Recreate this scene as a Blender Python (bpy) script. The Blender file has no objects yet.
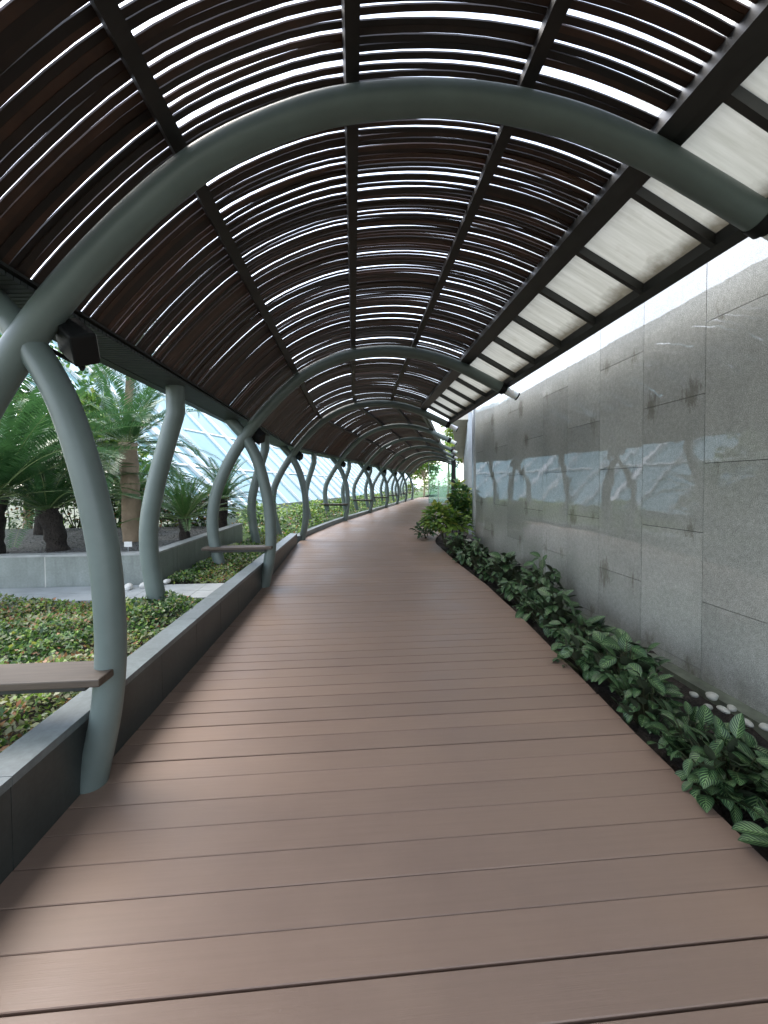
import bpy, math, random
from mathutils import Vector, Matrix
R = random.Random(7)
S = bpy.context.scene
COL = S.collection
rad = math.radians

# ------------------------------------------------------------------ helpers
class MB:
    """collects verts / faces / material slots / uvs and links them as one mesh object"""
    def __init__(s): s.v = []; s.f = []; s.m = []; s.uv = []
    def quad(s, a, b, c, d, m=0, uv=None):
        i = len(s.v); s.v += [tuple(a), tuple(b), tuple(c), tuple(d)]
        s.f.append((i, i+1, i+2, i+3)); s.m.append(m)
        s.uv += list(uv) if uv else [(0, 0), (1, 0), (1, 1), (0, 1)]
    def tri(s, a, b, c, m=0, uv=None):
        i = len(s.v); s.v += [tuple(a), tuple(b), tuple(c)]
        s.f.append((i, i+1, i+2)); s.m.append(m)
        s.uv += list(uv) if uv else [(0, 0), (1, 0), (.5, 1)]
    def face(s, idx, m=0, uv=None):
        s.f.append(tuple(idx)); s.m.append(m); s.uv += list(uv) if uv else [(0, 0)]*len(idx)
    def hexa(s, p, m=0, uvrand=None):
        """p: 8 points, bottom 4 (ccw from above) then top 4"""
        i = len(s.v); s.v += [tuple(q) for q in p]
        for q in ((3,2,1,0),(4,5,6,7),(0,1,5,4),(1,2,6,5),(2,3,7,6),(3,0,4,7)):
            s.f.append(tuple(i+k for k in q)); s.m.append(m)
            s.uv += [uvrand]*4 if uvrand else [(0,0),(1,0),(1,1),(0,1)]
    def box(s, x0, x1, y0, y1, z0, z1, m=0, uvrand=None):
        s.hexa([(x0,y0,z0),(x1,y0,z0),(x1,y1,z0),(x0,y1,z0),(x0,y0,z1),(x1,y0,z1),(x1,y1,z1),(x0,y1,z1)], m, uvrand)
    def tube(s, pts, r, n=14, m=0, caps=True):
        """r: number or list"""
        pts = [Vector(p) for p in pts]; N = len(pts)
        rr = r if isinstance(r, (list, tuple)) else [r]*N
        t0 = (pts[1]-pts[0]).normalized()
        a = t0.orthogonal().normalized(); base = len(s.v)
        for i, p in enumerate(pts):
            t = (pts[min(i+1, N-1)]-pts[max(i-1, 0)]).normalized()
            a = (a - t*a.dot(t)).normalized(); b = t.cross(a)
            for k in range(n):
                w = 2*math.pi*k/n
                s.v.append(tuple(p + (a*math.cos(w)+b*math.sin(w))*rr[i]))
        for i in range(N-1):
            for k in range(n):
                k2 = (k+1) % n
                s.face((base+i*n+k, base+i*n+k2, base+(i+1)*n+k2, base+(i+1)*n+k), m,
                       [(k/n, i), (k/n+1/n, i), (k/n+1/n, i+1), (k/n, i+1)])
        if caps:
            s.face([base+k for k in range(n)][::-1], m)
            s.face([base+(N-1)*n+k for k in range(n)], m)
    def build(s, name, mats, parent=None, smooth=False, loc=None, rz=0):
        me = bpy.data.meshes.new(name); me.from_pydata(s.v, [], s.f)
        mats = mats if isinstance(mats, (list, tuple)) else [mats]
        for m in mats: me.materials.append(m)
        me.polygons.foreach_set('material_index', s.m)
        ul = me.uv_layers.new(name='UVMap')
        flat = [c for u in s.uv for c in u]
        ul.data.foreach_set('uv', flat)
        if smooth: me.polygons.foreach_set('use_smooth', [True]*len(s.f))
        me.update()
        o = bpy.data.objects.new(name, me); COL.objects.link(o)
        if parent: o.parent = parent
        if loc: o.location = loc
        o.rotation_euler.z = rz
        return o

def tag(o, label=None, cat=None, group=None, kind=None):
    if label: o['label'] = label
    if cat: o['category'] = cat
    if group: o['group'] = group
    if kind: o['kind'] = kind
    return o
def empty(name, loc, label, cat, group=None, rz=0):
    o = bpy.data.objects.new(name, None); COL.objects.link(o)
    o.empty_display_size = .1; o.location = loc; o.rotation_euler.z = rz
    return tag(o, label, cat, group)
def copy_tree(o, parent=None):
    c = o.copy(); COL.objects.link(c); c.parent = parent
    for ch in o.children: copy_tree(ch, c)
    return c
def smooth_angle(o, deg=40):
    me = o.data
    me.polygons.foreach_set('use_smooth', [True]*len(me.polygons))
    try: me.set_sharp_from_angle(angle=rad(deg))
    except Exception: pass

def catmull(P, n=8):
    P = [Vector(p) for p in P]; Q = [P[0]*2-P[1]] + P + [P[-1]*2-P[-2]]; out = []
    for i in range(1, len(Q)-2):
        a, b, c, d = Q[i-1:i+3]
        for k in range(n):
            t = k/n
            out.append(.5*((2*b)+(c-a)*t+(2*a-5*b+4*c-d)*t*t+(3*b-a-3*c+d)*t**3))
    out.append(P[-1]); return out
def lerpt(tab, x):
    if x <= tab[0][0]: return tab[0][1]
    for (a, b), (c, d) in zip(tab, tab[1:]):
        if x <= c: return b+(d-b)*(x-a)/(c-a)
    return tab[-1][1]
def smst(a, b, x):
    t = min(1, max(0, (x-a)/(b-a))); return t*t*(3-2*t)

# ------------------------------------------------------------------ materials
def mat(name):
    m = bpy.data.materials.new(name); m.use_nodes = True
    nt = m.node_tree; b = nt.nodes['Principled BSDF']
    return m, nt, b
def N(nt, typ, **kw):
    n = nt.nodes.new(typ)
    for k, v in kw.items():
        if k in n.inputs.keys() if hasattr(n.inputs, 'keys') else False: n.inputs[k].default_value = v
        else: setattr(n, k, v)
    return n
def noise(nt, scale, detail=4, rough=.55, coord='Object', dist=0, vec=None):
    n = nt.nodes.new('ShaderNodeTexNoise'); n.inputs['Scale'].default_value = scale
    n.inputs['Detail'].default_value = detail; n.inputs['Roughness'].default_value = rough
    n.inputs['Distortion'].default_value = dist
    if vec is None:
        tc = nt.nodes.new('ShaderNodeTexCoord'); vec = tc.outputs[coord]
    nt.links.new(vec, n.inputs['Vector']); return n
def ramp(nt, fac, stops):
    r = nt.nodes.new('ShaderNodeValToRGB'); e = r.color_ramp.elements
    while len(e) < len(stops): e.new(.5)
    for k, (p, c) in enumerate(stops):
        e[k].position = p; e[k].color = (c[0], c[1], c[2], 1) if not isinstance(c, (int, float)) else (c, c, c, 1)
    nt.links.new(fac, r.inputs[0]); return r
def mix(nt, fac, a, b, typ='MIX'):
    m = nt.nodes.new('ShaderNodeMix'); m.data_type = 'RGBA'; m.blend_type = typ
    for sock, val in ((m.inputs[0], fac), (m.inputs[6], a), (m.inputs[7], b)):
        if isinstance(val, (int, float)): sock.default_value = val
        elif isinstance(val, tuple): sock.default_value = (*val, 1)
        else: nt.links.new(val, sock)
    return m.outputs[2]
def math_(nt, op, a, b=None, c=None):
    m = nt.nodes.new('ShaderNodeMath'); m.operation = op
    for i, v in enumerate((a, b, c)):
        if v is None: continue
        if isinstance(v, (int, float)): m.inputs[i].default_value = v
        else: nt.links.new(v, m.inputs[i])
    return m.outputs[0]
def bump(nt, b, h, strength=.3, dist=.01):
    n = nt.nodes.new('ShaderNodeBump'); n.inputs['Strength'].default_value = strength
    n.inputs['Distance'].default_value = dist
    nt.links.new(h, n.inputs['Height']); nt.links.new(n.outputs[0], b.inputs['Normal']); return n
def scaled(nt, sx, sy, sz, coord='Object'):
    tc = nt.nodes.new('ShaderNodeTexCoord'); mp = nt.nodes.new('ShaderNodeMapping')
    mp.inputs['Scale'].default_value = (sx, sy, sz); nt.links.new(tc.outputs[coord], mp.inputs[0]); return mp.outputs[0]

def simple(name, col, rough=.6, var=.25, scale=6, bmp=.15, bscale=80, bdist=.004, metal=0, spec=.5):
    m, nt, b = mat(name)
    n = noise(nt, scale, 5); lo = tuple(c*(1-var) for c in col); hi = tuple(min(1, c*(1+var)) for c in col)
    r = ramp(nt, n.outputs[0], [(.3, lo), (.7, hi)]); nt.links.new(r.outputs[0], b.inputs['Base Color'])
    b.inputs['Roughness'].default_value = rough; b.inputs['Metallic'].default_value = metal
    b.inputs['Specular IOR Level'].default_value = spec
    if bmp: bump(nt, b, noise(nt, bscale, 3).outputs[0], bmp, bdist)
    return m

M = {}
M['steel'] = simple('grey green steel paint', (.118, .150, .141), .42, .1, 5, .06, 60, .002)
M['dark_steel'] = simple('dark bronze steel', (.026, .027, .026), .45, .2, 5, .08, 60, .002)
M['black'] = simple('black lamp housing', (.007, .0075, .008), .6, .2, 8, .05, spec=.25)
M['soffit'] = simple('dark grey soffit boards', (.045, .052, .053), .55, .2, 6, .1)
M['alu'] = simple('brushed aluminium', (.4, .42, .44), .3, .1, 8, .05, metal=.7)
M['white_steel'] = simple('white glazing bar', (.75, .77, .77), .45, .06, 4, .03)
M['footing'] = simple('mossy concrete', (.10, .115, .085), .8, .4, 7, .4, 60, .006)
M['soil'] = simple('dark planting soil', (.022, .017, .013), .95, .5, 18, .8, 70, .03)
M['path'] = simple('pale path stone', (.33, .35, .35), .5, .15, 5, .15, 90)
M['coping'] = simple('planter coping', (.30, .31, .30), .6, .2, 6, .2)
M['bark_dark'] = simple('cycad bark', (.028, .022, .018), .95, .5, 14, .9, 40, .04)
M['bark_tan'] = simple('palm bark', (.30, .225, .155), .85, .25, 4, .5, 22, .02)
M['pebble'] = simple('white pebble', (.36, .37, .33), .6, .15, 12, .1)
M['stone_white'] = simple('pale boulder', (.62, .61, .57), .7, .2, 6, .4, 30, .01)
M['lens'] = simple('lamp lens', (.25, .27, .28), .15, .1, 8, 0)
M['marker'] = simple('white plant marker', (.7, .7, .68), .5, .1, 8, 0)
M['beige'] = simple('beige plaster', (.5, .46, .4), .8, .08, 3, .1)

def m_deck():
    m, nt, b = mat('composite decking')
    uv = nt.nodes.new('ShaderNodeUVMap'); sp = nt.nodes.new('ShaderNodeSeparateXYZ'); nt.links.new(uv.outputs[0], sp.inputs[0])
    g = noise(nt, 1, 6, .6, vec=scaled(nt, 2.5, 60, 60))
    c = ramp(nt, g.outputs[0], [(.25, (.226, .157, .118)), (.75, (.246, .173, .132))])
    pl = ramp(nt, sp.outputs[0], [(0, (.95, .95, .955)), (.5, (1, .995, .99)), (1, (1.04, 1.03, 1.02))])
    c2 = mix(nt, 1, c.outputs[0], pl.outputs[0], 'MULTIPLY')
    d = noise(nt, 1.3, 6, .65); dr = ramp(nt, d.outputs[0], [(.38, (.93, .93, .94)), (.62, (1.03, 1.03, 1.02))])
    c3 = mix(nt, 1, c2, dr.outputs[0], 'MULTIPLY')
    # scuffs and pale crumbs
    v = noise(nt, 38, 2, .5); vr = ramp(nt, v.outputs[0], [(.74, 0.), (.78, .35)])
    c4 = mix(nt, vr.outputs[0], c3, (.26, .2, .17))
    nt.links.new(c4, b.inputs['Base Color'])
    rr = ramp(nt, d.outputs[0], [(.3, .38), (.7, .56)]); nt.links.new(rr.outputs[0], b.inputs['Roughness'])
    b.inputs['Specular IOR Level'].default_value = .45
    bump(nt, b, noise(nt, 1, 3, .6, vec=scaled(nt, 6, 260, 1)).outputs[0], .25, .002)
    return m
M['deck'] = m_deck()

def m_granite():
    m, nt, b = mat('polished grey granite')
    uv = nt.nodes.new('ShaderNodeUVMap'); sp = nt.nodes.new('ShaderNodeSeparateXYZ'); nt.links.new(uv.outputs[0], sp.inputs[0])
    px = math_(nt, 'FRACT', sp.outputs[0]); py = math_(nt, 'FRACT', sp.outputs[1])
    rnd = math_(nt, 'FLOOR', sp.outputs[0])
    big = noise(nt, 1.6, 5, .6); grain = noise(nt, 150, 3, .7); mid = noise(nt, 28, 4, .6)
    c = ramp(nt, grain.outputs[0], [(.32, (.17, .178, .17)), (.5, (.31, .318, .302)), (.68, (.48, .49, .47))])
    cm = ramp(nt, mid.outputs[0], [(.3, (.82, .82, .82)), (.7, (1.12, 1.12, 1.12))])
    c1 = mix(nt, 1, c.outputs[0], cm.outputs[0], 'MULTIPLY')
    cb = ramp(nt, big.outputs[0], [(.3, (.8, .81, .8)), (.7, (1.08, 1.08, 1.07))])
    c2 = mix(nt, 1, c1, cb.outputs[0], 'MULTIPLY')
    wn = nt.nodes.new('ShaderNodeTexWhiteNoise'); wn.noise_dimensions = '1D'; nt.links.new(rnd, wn.inputs[1])
    pr = ramp(nt, wn.outputs[0], [(0, (.87, .87, .86)), (1, (1.08, 1.08, 1.07))])
    c2 = mix(nt, 1, c2, pr.outputs[0], 'MULTIPLY')
    # dowel stains by the horizontal joints
    ex = math_(nt, 'ABSOLUTE', math_(nt, 'SUBTRACT', math_(nt, 'ABSOLUTE', math_(nt, 'SUBTRACT', px, .5)), .32))
    ey = math_(nt, 'SUBTRACT', .5, math_(nt, 'ABSOLUTE', math_(nt, 'SUBTRACT', py, .5)))
    dx = math_(nt, 'MULTIPLY', ex, 6.5); dy = math_(nt, 'MULTIPLY', ey, 6.5)
    dd = math_(nt, 'SQRT', math_(nt, 'ADD', math_(nt, 'MULTIPLY', dx, dx), math_(nt, 'MULTIPLY', dy, dy)))
    sn = noise(nt, 1, 5, .75, vec=scaled(nt, 26, 26, 9)); pn = noise(nt, 1.5, 2, .5)
    ss = math_(nt, 'SUBTRACT', math_(nt, 'ADD', math_(nt, 'MULTIPLY', sn.outputs[0], 3.4), math_(nt, 'MULTIPLY', pn.outputs[0], 3.6)), math_(nt, 'ADD', dd, 2.98))
    st = ramp(nt, ss, [(.02, 0.), (.55, .6)])
    c3 = mix(nt, st.outputs[0], c2, (.085, .073, .05))
    # damp streak patches low on the wall
    tc = nt.nodes.new('ShaderNodeTexCoord'); s3 = nt.nodes.new('ShaderNodeSeparateXYZ'); nt.links.new(tc.outputs['Object'], s3.inputs[0])
    low = ramp(nt, s3.outputs[2], [(0, 1.), (.42, 0.)])
    dn = noise(nt, 3.2, 4, .6, vec=scaled(nt, 1, 1, .35)); dr = ramp(nt, dn.outputs[0], [(.45, 0.), (.66, .62)])
    dm = math_(nt, 'MULTIPLY', low.outputs[0], dr.outputs[0])
    c4 = mix(nt, dm, c3, (.085, .083, .058))
    nt.links.new(c4, b.inputs['Base Color'])
    b.inputs['Roughness'].default_value = .55; b.inputs['Specular IOR Level'].default_value = .3
    b.inputs['Coat Weight'].default_value = .95; b.inputs["Coat IOR"].default_value = 1.85
    rr = ramp(nt, mid.outputs[0], [(.3, .012), (.75, .035)]); nt.links.new(rr.outputs[0], b.inputs['Coat Roughness'])
    wave = noise(nt, 4.5, 2, .5)
    bw = bump(nt, b, wave.outputs[0], .06, .02); nt.links.new(bw.outputs[0], b.inputs['Coat Normal'])
    bump(nt, b, grain.outputs[0], .15, .004)
    return m
M['granite'] = m_granite()

def m_slat():
    m, nt, b = mat('dark hardwood slats')
    uv = nt.nodes.new('ShaderNodeUVMap'); sp = nt.nodes.new('ShaderNodeSeparateXYZ'); nt.links.new(uv.outputs[0], sp.inputs[0])
    c = ramp(nt, sp.outputs[0], [(0, (.010, .0045, .003)), (.5, (.023, .0105, .0062)), (1, (.066, .028, .016))])
    g = noise(nt, 9, 5); gr = ramp(nt, g.outputs[0], [(.3, .7), (.7, 1.2)])
    nt.links.new(mix(nt, 1, c.outputs[0], gr.outputs[0], 'MULTIPLY'), b.inputs['Base Color'])
    b.inputs['Roughness'].default_value = .5; return m
M['slat'] = m_slat()
M['purlin'] = simple('dark purlin', (.014, .010, .0085), .55, .3, 6, .1)

def m_bench():
    m, nt, b = mat('bench timber')
    g = noise(nt, 1, 6, .65, vec=scaled(nt, 4, 60, 60))
    c = ramp(nt, g.outputs[0], [(.25, (.04, .028, .02)), (.75, (.095, .07, .05))])
    nt.links.new(c.outputs[0], b.inputs['Base Color']); b.inputs['Roughness'].default_value = .6
    bump(nt, b, g.outputs[0], .2, .003); return m
M['bench'] = m_bench()

def m_tile(name, col):
    m, nt, b = mat(name)
    n = noise(nt, 3, 6, .6); n2 = noise(nt, 40, 3, .6)
    c = ramp(nt, n.outputs[0], [(.3, tuple(x*.78 for x in col)), (.7, tuple(x*1.15 for x in col))])
    c2 = ramp(nt, n2.outputs[0], [(.3, .85), (.7, 1.1)])
    s = noise(nt, 2, 5, .6, vec=scaled(nt, 5, 5, .6)); sr = ramp(nt, s.outputs[0], [(.52, 0.), (.75, .5)])
    cc = mix(nt, 1, c.outputs[0], c2.outputs[0], 'MULTIPLY')
    cc = mix(nt, sr.outputs[0], cc, tuple(x*.45 for x in col))
    nt.links.new(cc, b.inputs['Base Color']); b.inputs['Roughness'].default_value = .42
    bump(nt, b, n2.outputs[0], .1, .003); return m
M['kerb_face_shade'] = m_tile('slate facing with painted shade', (.042, .048, .046))  # same slate as the kerb top, darkened to paint in the shade on its front
M['kerb'] = m_tile('slate kerb stone', (.13, .155, .16))
M['tile'] = m_tile('grey green planter tile', (.2, .225, .21))
M['grout'] = simple('pale grout', (.4, .4, .37), .8, .1)

def m_poly():
    m, nt, b = mat('dirty polycarbonate sheet')
    n = noise(nt, 1, 4, .6, vec=scaled(nt, 2, 26, 2)); n2 = noise(nt, 5, 5, .6)
    uv = nt.nodes.new('ShaderNodeUVMap'); sp = nt.nodes.new('ShaderNodeSeparateXYZ'); nt.links.new(uv.outputs[0], sp.inputs[0])
    c = ramp(nt, n.outputs[0], [(.3, (.46, .46, .40)), (.7, (.62, .62, .56))])
    ed = ramp(nt, math_(nt, 'ADD', sp.outputs[0], math_(nt, 'MULTIPLY', math_(nt, 'SUBTRACT', n2.outputs[0], .5), .35)), [(.78, 0.), (.98, .88)])
    cc = mix(nt, ed.outputs[0], c.outputs[0], (.10, .085, .055))
    sp2 = ramp(nt, n2.outputs[0], [(.55, 0.), (.72, .3)])
    cc = mix(nt, sp2.outputs[0], cc, (.34, .32, .25))
    nt.nodes.remove(b)
    out = [q for q in nt.nodes if q.type == 'OUTPUT_MATERIAL'][0]
    d = nt.nodes.new('ShaderNodeBsdfDiffuse'); t = nt.nodes.new('ShaderNodeBsdfTranslucent')
    ms = nt.nodes.new('ShaderNodeMixShader'); ms.inputs[0].default_value = .36
    nt.links.new(cc, d.inputs[0]); nt.links.new(cc, t.inputs[0])
    nt.links.new(d.outputs[0], ms.inputs[1]); nt.links.new(t.outputs[0], ms.inputs[2]); nt.links.new(ms.outputs[0], out.inputs[0])
    return m
M['poly'] = m_poly()

def m_glassroof():
    m, nt, b = mat('pale blue greenhouse glass')
    n = noise(nt, .35, 4, .6); c = ramp(nt, n.outputs[0], [(.3, (.10, .23, .26)), (.7, (.20, .35, .38))])
    nt.links.new(c.outputs[0], b.inputs['Base Color']); b.inputs['Roughness'].default_value = .08
    b.inputs['Specular IOR Level'].default_value = .55
    return m
M['roofglass'] = m_glassroof()
def m_facade():
    m, nt, b = mat('green tinted facade glass')
    b.inputs['Base Color'].default_value = (.74, .86, .83, 1); b.inputs['Roughness'].default_value = .04
    b.inputs['Transmission Weight'].default_value = .4; b.inputs['IOR'].default_value = 1.3
    b.inputs['Specular IOR Level'].default_value = .7
    return m
M['glass'] = m_facade()
M['screen'] = m_facade(); M['screen'].name = 'green screen glass'
_b = M['screen'].node_tree.nodes['Principled BSDF']; _b.inputs['Base Color'].default_value = (.55, .85, .74, 1); _b.inputs['Transmission Weight'].default_value = .85
def m_lamp():
    m, nt, b = mat('frosted lamp tube')
    b.inputs['Base Color'].default_value = (.8, .82, .82, 1); b.inputs['Roughness'].default_value = .25
    b.inputs['Subsurface Weight'].default_value = .2; return m
M['frost'] = m_lamp()

def leafmat(name, a, bcol, rough=.42, trans=.25, spec=.5):
    m, nt, b = mat(name)
    n = noise(nt, 7, 3); c = ramp(nt, n.outputs[0], [(.3, a), (.7, bcol)])
    nt.links.new(c.outputs[0], b.inputs['Base Color']); b.inputs['Roughness'].default_value = rough
    b.inputs['Specular IOR Level'].default_value = spec
    out = [q for q in nt.nodes if q.type == 'OUTPUT_MATERIAL'][0]
    t = nt.nodes.new('ShaderNodeBsdfTranslucent'); ms = nt.nodes.new('ShaderNodeMixShader'); ms.inputs[0].default_value = trans
    nt.links.new(c.outputs[0], t.inputs[0]); nt.links.new(b.outputs[0], ms.inputs[1]); nt.links.new(t.outputs[0], ms.inputs[2])
    nt.links.new(ms.outputs[0], out.inputs[0]); return m
M['leaf_dark'] = leafmat('dark glossy leaf', (.018, .05, .016), (.035, .085, .025), .35)
M['leaf_mid'] = leafmat('mid green leaf', (.04, .10, .022), (.075, .17, .035), .4, .3)
M['leaf_lime'] = leafmat('lime leaf', (.15, .28, .04), (.24, .37, .07), .45, .35)
M['leaf_yellow'] = leafmat('yellow green leaf', (.2, .26, .04), (.32, .34, .08), .5, .4)
M['leaf_orange'] = leafmat('orange young leaf', (.28, .11, .05), (.36, .2, .09), .5, .3)
M['leaf_pale'] = leafmat('pale leaf', (.2, .24, .12), (.31, .33, .2), .5, .3)
M['frond'] = leafmat('cycad frond', (.03, .085, .028), (.06, .15, .045), .32, .3, .6)
M['frond2'] = leafmat('lighter cycad frond', (.06, .15, .04), (.11, .22, .06), .35, .35, .6)
M['rachis'] = leafmat('frond rib', (.14, .2, .07), (.2, .26, .1), .5, .1)
M['stem'] = leafmat('leaf stem', (.05, .05, .025), (.08, .09, .04), .5, .1)

def m_calathea():
    m, nt, b = mat('patterned calathea leaf')
    uv = nt.nodes.new('ShaderNodeUVMap'); sp = nt.nodes.new('ShaderNodeSeparateXYZ'); nt.links.new(uv.outputs[0], sp.inputs[0])
    ax = math_(nt, 'ABSOLUTE', math_(nt, 'SUBTRACT', sp.outputs[0], .5))
    ph = math_(nt, 'SUBTRACT', math_(nt, 'MULTIPLY', sp.outputs[1], 7.5), math_(nt, 'MULTIPLY', ax, 5.5))
    s = math_(nt, 'SINE', math_(nt, 'MULTIPLY', ph, 6.283))
    n = noise(nt, 14, 3); s2 = math_(nt, 'ADD', s, math_(nt, 'MULTIPLY', math_(nt, 'SUBTRACT', n.outputs[0], .5), 1.6))
    st = ramp(nt, s2, [(.25, 0.), (.9, 1.)])
    edge = ramp(nt, ax, [(.26, 1.), (.46, .25)])
    f = math_(nt, 'MULTIPLY', st.outputs[0], edge.outputs[0])
    c = mix(nt, f, (.010, .034, .013), (.15, .25, .10))
    mid = ramp(nt, ax, [(.012, 1.), (.03, 0.)]); c = mix(nt, mid.outputs[0], c, (.13, .21, .08))
    oi = nt.nodes.new('ShaderNodeObjectInfo')
    nt.links.new(c, b.inputs['Base Color']); b.inputs['Roughness'].default_value = .42
    b.inputs['Specular IOR Level'].default_value = .35
    geo = nt.nodes.new('ShaderNodeNewGeometry')
    cc = mix(nt, geo.outputs['Backfacing'], c, (.026, .034, .02)); nt.links.new(cc, b.inputs['Base Color'])
    return m
M['calathea'] = m_calathea()
def m_gravel():
    m, nt, b = mat('dark gravel')
    tc = nt.nodes.new('ShaderNodeTexCoord'); v = nt.nodes.new('ShaderNodeTexVoronoi'); v.inputs['Scale'].default_value = 45
    nt.links.new(tc.outputs['Object'], v.inputs['Vector'])
    c = ramp(nt, v.outputs['Color'], [(0, (.05, .05, .05)), (1, (.2, .2, .19))])
    nt.links.new(c.outputs[0], b.inputs['Base Color']); b.inputs['Roughness'].default_value = .85
    bump(nt, b, v.outputs['Distance'], .8, .02); return m
M['gravel'] = m_gravel()
M['ground'] = simple('ground', (.10, .11, .07), .95, .35, .6, .4, 8, .05)
M['lawn'] = simple('lawn', (.06, .11, .03), .95, .35, 2, .5, 30, .05)

# ------------------------------------------------------------------ path frame
HEAD = rad(15.5); B0, B1 = 8.7, 10.9
_tab = []; x = y = 0.; ds = .05; s = 0.
while s < 90:
    th = HEAD*smst(B0, B1, s)
    _tab.append((x, y, th)); x += math.sin(th)*ds; y += math.cos(th)*ds; s += ds
def fr(s):
    if s <= 0: return 0., s, 0.
    i = min(int(s/ds), len(_tab)-2); t = s/ds-i; a, b = _tab[i], _tab[i+1]
    return a[0]+(b[0]-a[0])*t, a[1]+(b[1]-a[1])*t, a[2]+(b[2]-a[2])*t
def W(s, u, z):
    x, y, th = fr(s); return (x+u*math.cos(th), y-u*math.sin(th), z)
def dk(s): return .25*smst(4.5, 13.5, s)
def ribbon(mb, prof, ss, m=0, closed=True):
    """sweeps a closed (u,z) profile along the path"""
    n = len(prof); base = len(mb.v)
    for s in ss:
        for (u, z) in prof: mb.v.append(W(s, u, z+0))
    for i in range(len(ss)-1):
        for k in range(n if closed else n-1):
            k2 = (k+1) % n
            mb.face((base+i*n+k, base+i*n+k2, base+(i+1)*n+k2, base+(i+1)*n+k), m)
    if closed:
        mb.face([base+k for k in range(n)][::-1], m); mb.face([base+(len(ss)-1)*n+k for k in range(n)], m)
def srange(a, b, st):
    n = max(1, int(round((b-a)/st))); return [a+(b-a)*i/n for i in range(n+1)]

# ------------------------------------------------------------------ ground, deck, beds
g = MB(); g.quad((-400, -400, -.32), (400, -400, -.32), (400, 400, -.32), (-400, 400, -.32)); tag(g.build('ground', M['ground']), kind='structure')
RE = [(-3, 1.59), (1.4, 1.622), (1.7, 1.645), (2.14, 1.67), (2.88, 1.745), (4.33, 1.88), (5.6, 1.95), (7, 1.9), (9, 1.9), (11, 2.1), (14, 2.3), (50, 2.45)]
def redge(s): return lerpt(RE, s)
LE = -1.345
d = MB(); s = -2.0; k = 0
pitch = .147; s0 = 1.155-pitch*22
k = 0
while True:
    a = s0+k*pitch; k += 1
    if a > 38.4: break
    gp = R.choice([.0018, .003, .005, .0065, .008, .009]) if a < 7 else R.choice([.002, .004, .005])
    b = a+pitch-gp; h = R.uniform(-.0012, .0012); rv = (R.random(), R.random())
    za, zb = dk(a)+h, dk(b)+h
    sk = .000
    p = [W(a, LE, za-.028), W(a, redge(a)+R.uniform(-.006, .006), za-.028), W(b, redge(b)+R.uniform(-.006, .006), zb-.028), W(b, LE, zb-.028)]
    c = .0025
    up = [(q[0], q[1], q[2]+.028-c) for q in p]
    i = len(d.v)
    tops = [W(a+c, LE+c, za), W(a+c, redge(a)-c, za), W(b-c, redge(b)-c, zb), W(b-c, LE+c, zb)]
    d.v += p+up+tops
    for q in ((0,1,5,4),(1,2,6,5),(2,3,7,6),(3,0,4,7),(4,5,9,8),(5,6,10,9),(6,7,11,10),(7,4,8,11),(8,9,10,11)):
        d.face([i+t for t in q], 0, [rv]*4)
deck = d.build('deck', M['deck']); tag(deck, kind='structure')
# dark underside below the plank gaps
d = MB(); ss = srange(-2.1, 38.4, .5)
for a, b in zip(ss, ss[1:]):
    d.quad(W(a, LE-.02, dk(a)-.045), W(a, redge(a)-.03, dk(a)-.045), W(b, redge(b)-.03, dk(b)-.045), W(b, LE-.02, dk(b)-.045))
    d.quad(W(a, redge(a)-.03, dk(a)-.045), W(a, redge(a)-.03, -.3), W(b, redge(b)-.03, -.3), W(b, redge(b)-.03, dk(b)-.045))
tag(d.build('deck_underside', M['soil']), kind='structure')
# right planting bed soil, gently lumpy
d = MB(); ss = srange(-2, 13, .12)
us = [0, .15, .35, .6, .85, 1]
def bz(s, f): return -.075+.05*math.sin(s*5.1+f*4)*math.sin(s*2.3)+.02*math.sin(f*9+s*11)+dk(s)*.9
row = []
for s in ss:
    u0, u1 = redge(s)-.04, 2.7 if s < 9.2 else 3.3
    row.append([W(s, u0+(u1-u0)*f, bz(s, f)) for f in us])
for i in range(len(ss)-1):
    for j in range(len(us)-1): d.quad(row[i][j], row[i][j+1], row[i+1][j+1], row[i+1][j])
tag(d.build('planting_bed', M['soil']), kind='structure')
# left bed soil (between kerb and raised planter), stone path, far lawn
d = MB()
for (x0, x1, y0, y1, z) in ((-9, -1.5, -2, 4.28, .25), (-2.42, -1.5, 4.92, 9.4, .25)):
    nx, ny = 10, 14
    for i in range(nx):
        for j in range(ny):
            q = [(x0+(x1-x0)*(i+a)/nx, y0+(y1-y0)*(j+b)/ny) for a, b in ((0,0),(1,0),(1,1),(0,1))]
            d.quad(*[(px, py, z+.015*math.sin(px*7+py*5)) for px, py in q])
tag(d.build('flower_bed_soil', M['soil']), kind='structure')
d = MB(); xx = -9.
while xx < -1.52:
    for (y0, y1) in ((4.30, 4.60), (4.603, 4.915)):
        d.box(xx+.002, min(xx+.6, -1.502)-.002, y0+.002, y1-.002, .16, .302+R.uniform(-.001, .001), 0, (R.random(), 0))
    xx += .6
tag(d.build('path', M['path']), kind='structure')
d = MB(); ss = srange(9.4, 70, .8)
for a, b in zip(ss, ss[1:]):
    d.quad(W(a, -7, .22), W(a, LE-.001, dk(a)-.06), W(b, LE-.001, dk(b)-.06), W(b, -7, .22))
tag(d.build('lawn', M['lawn']), kind='structure')

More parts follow.
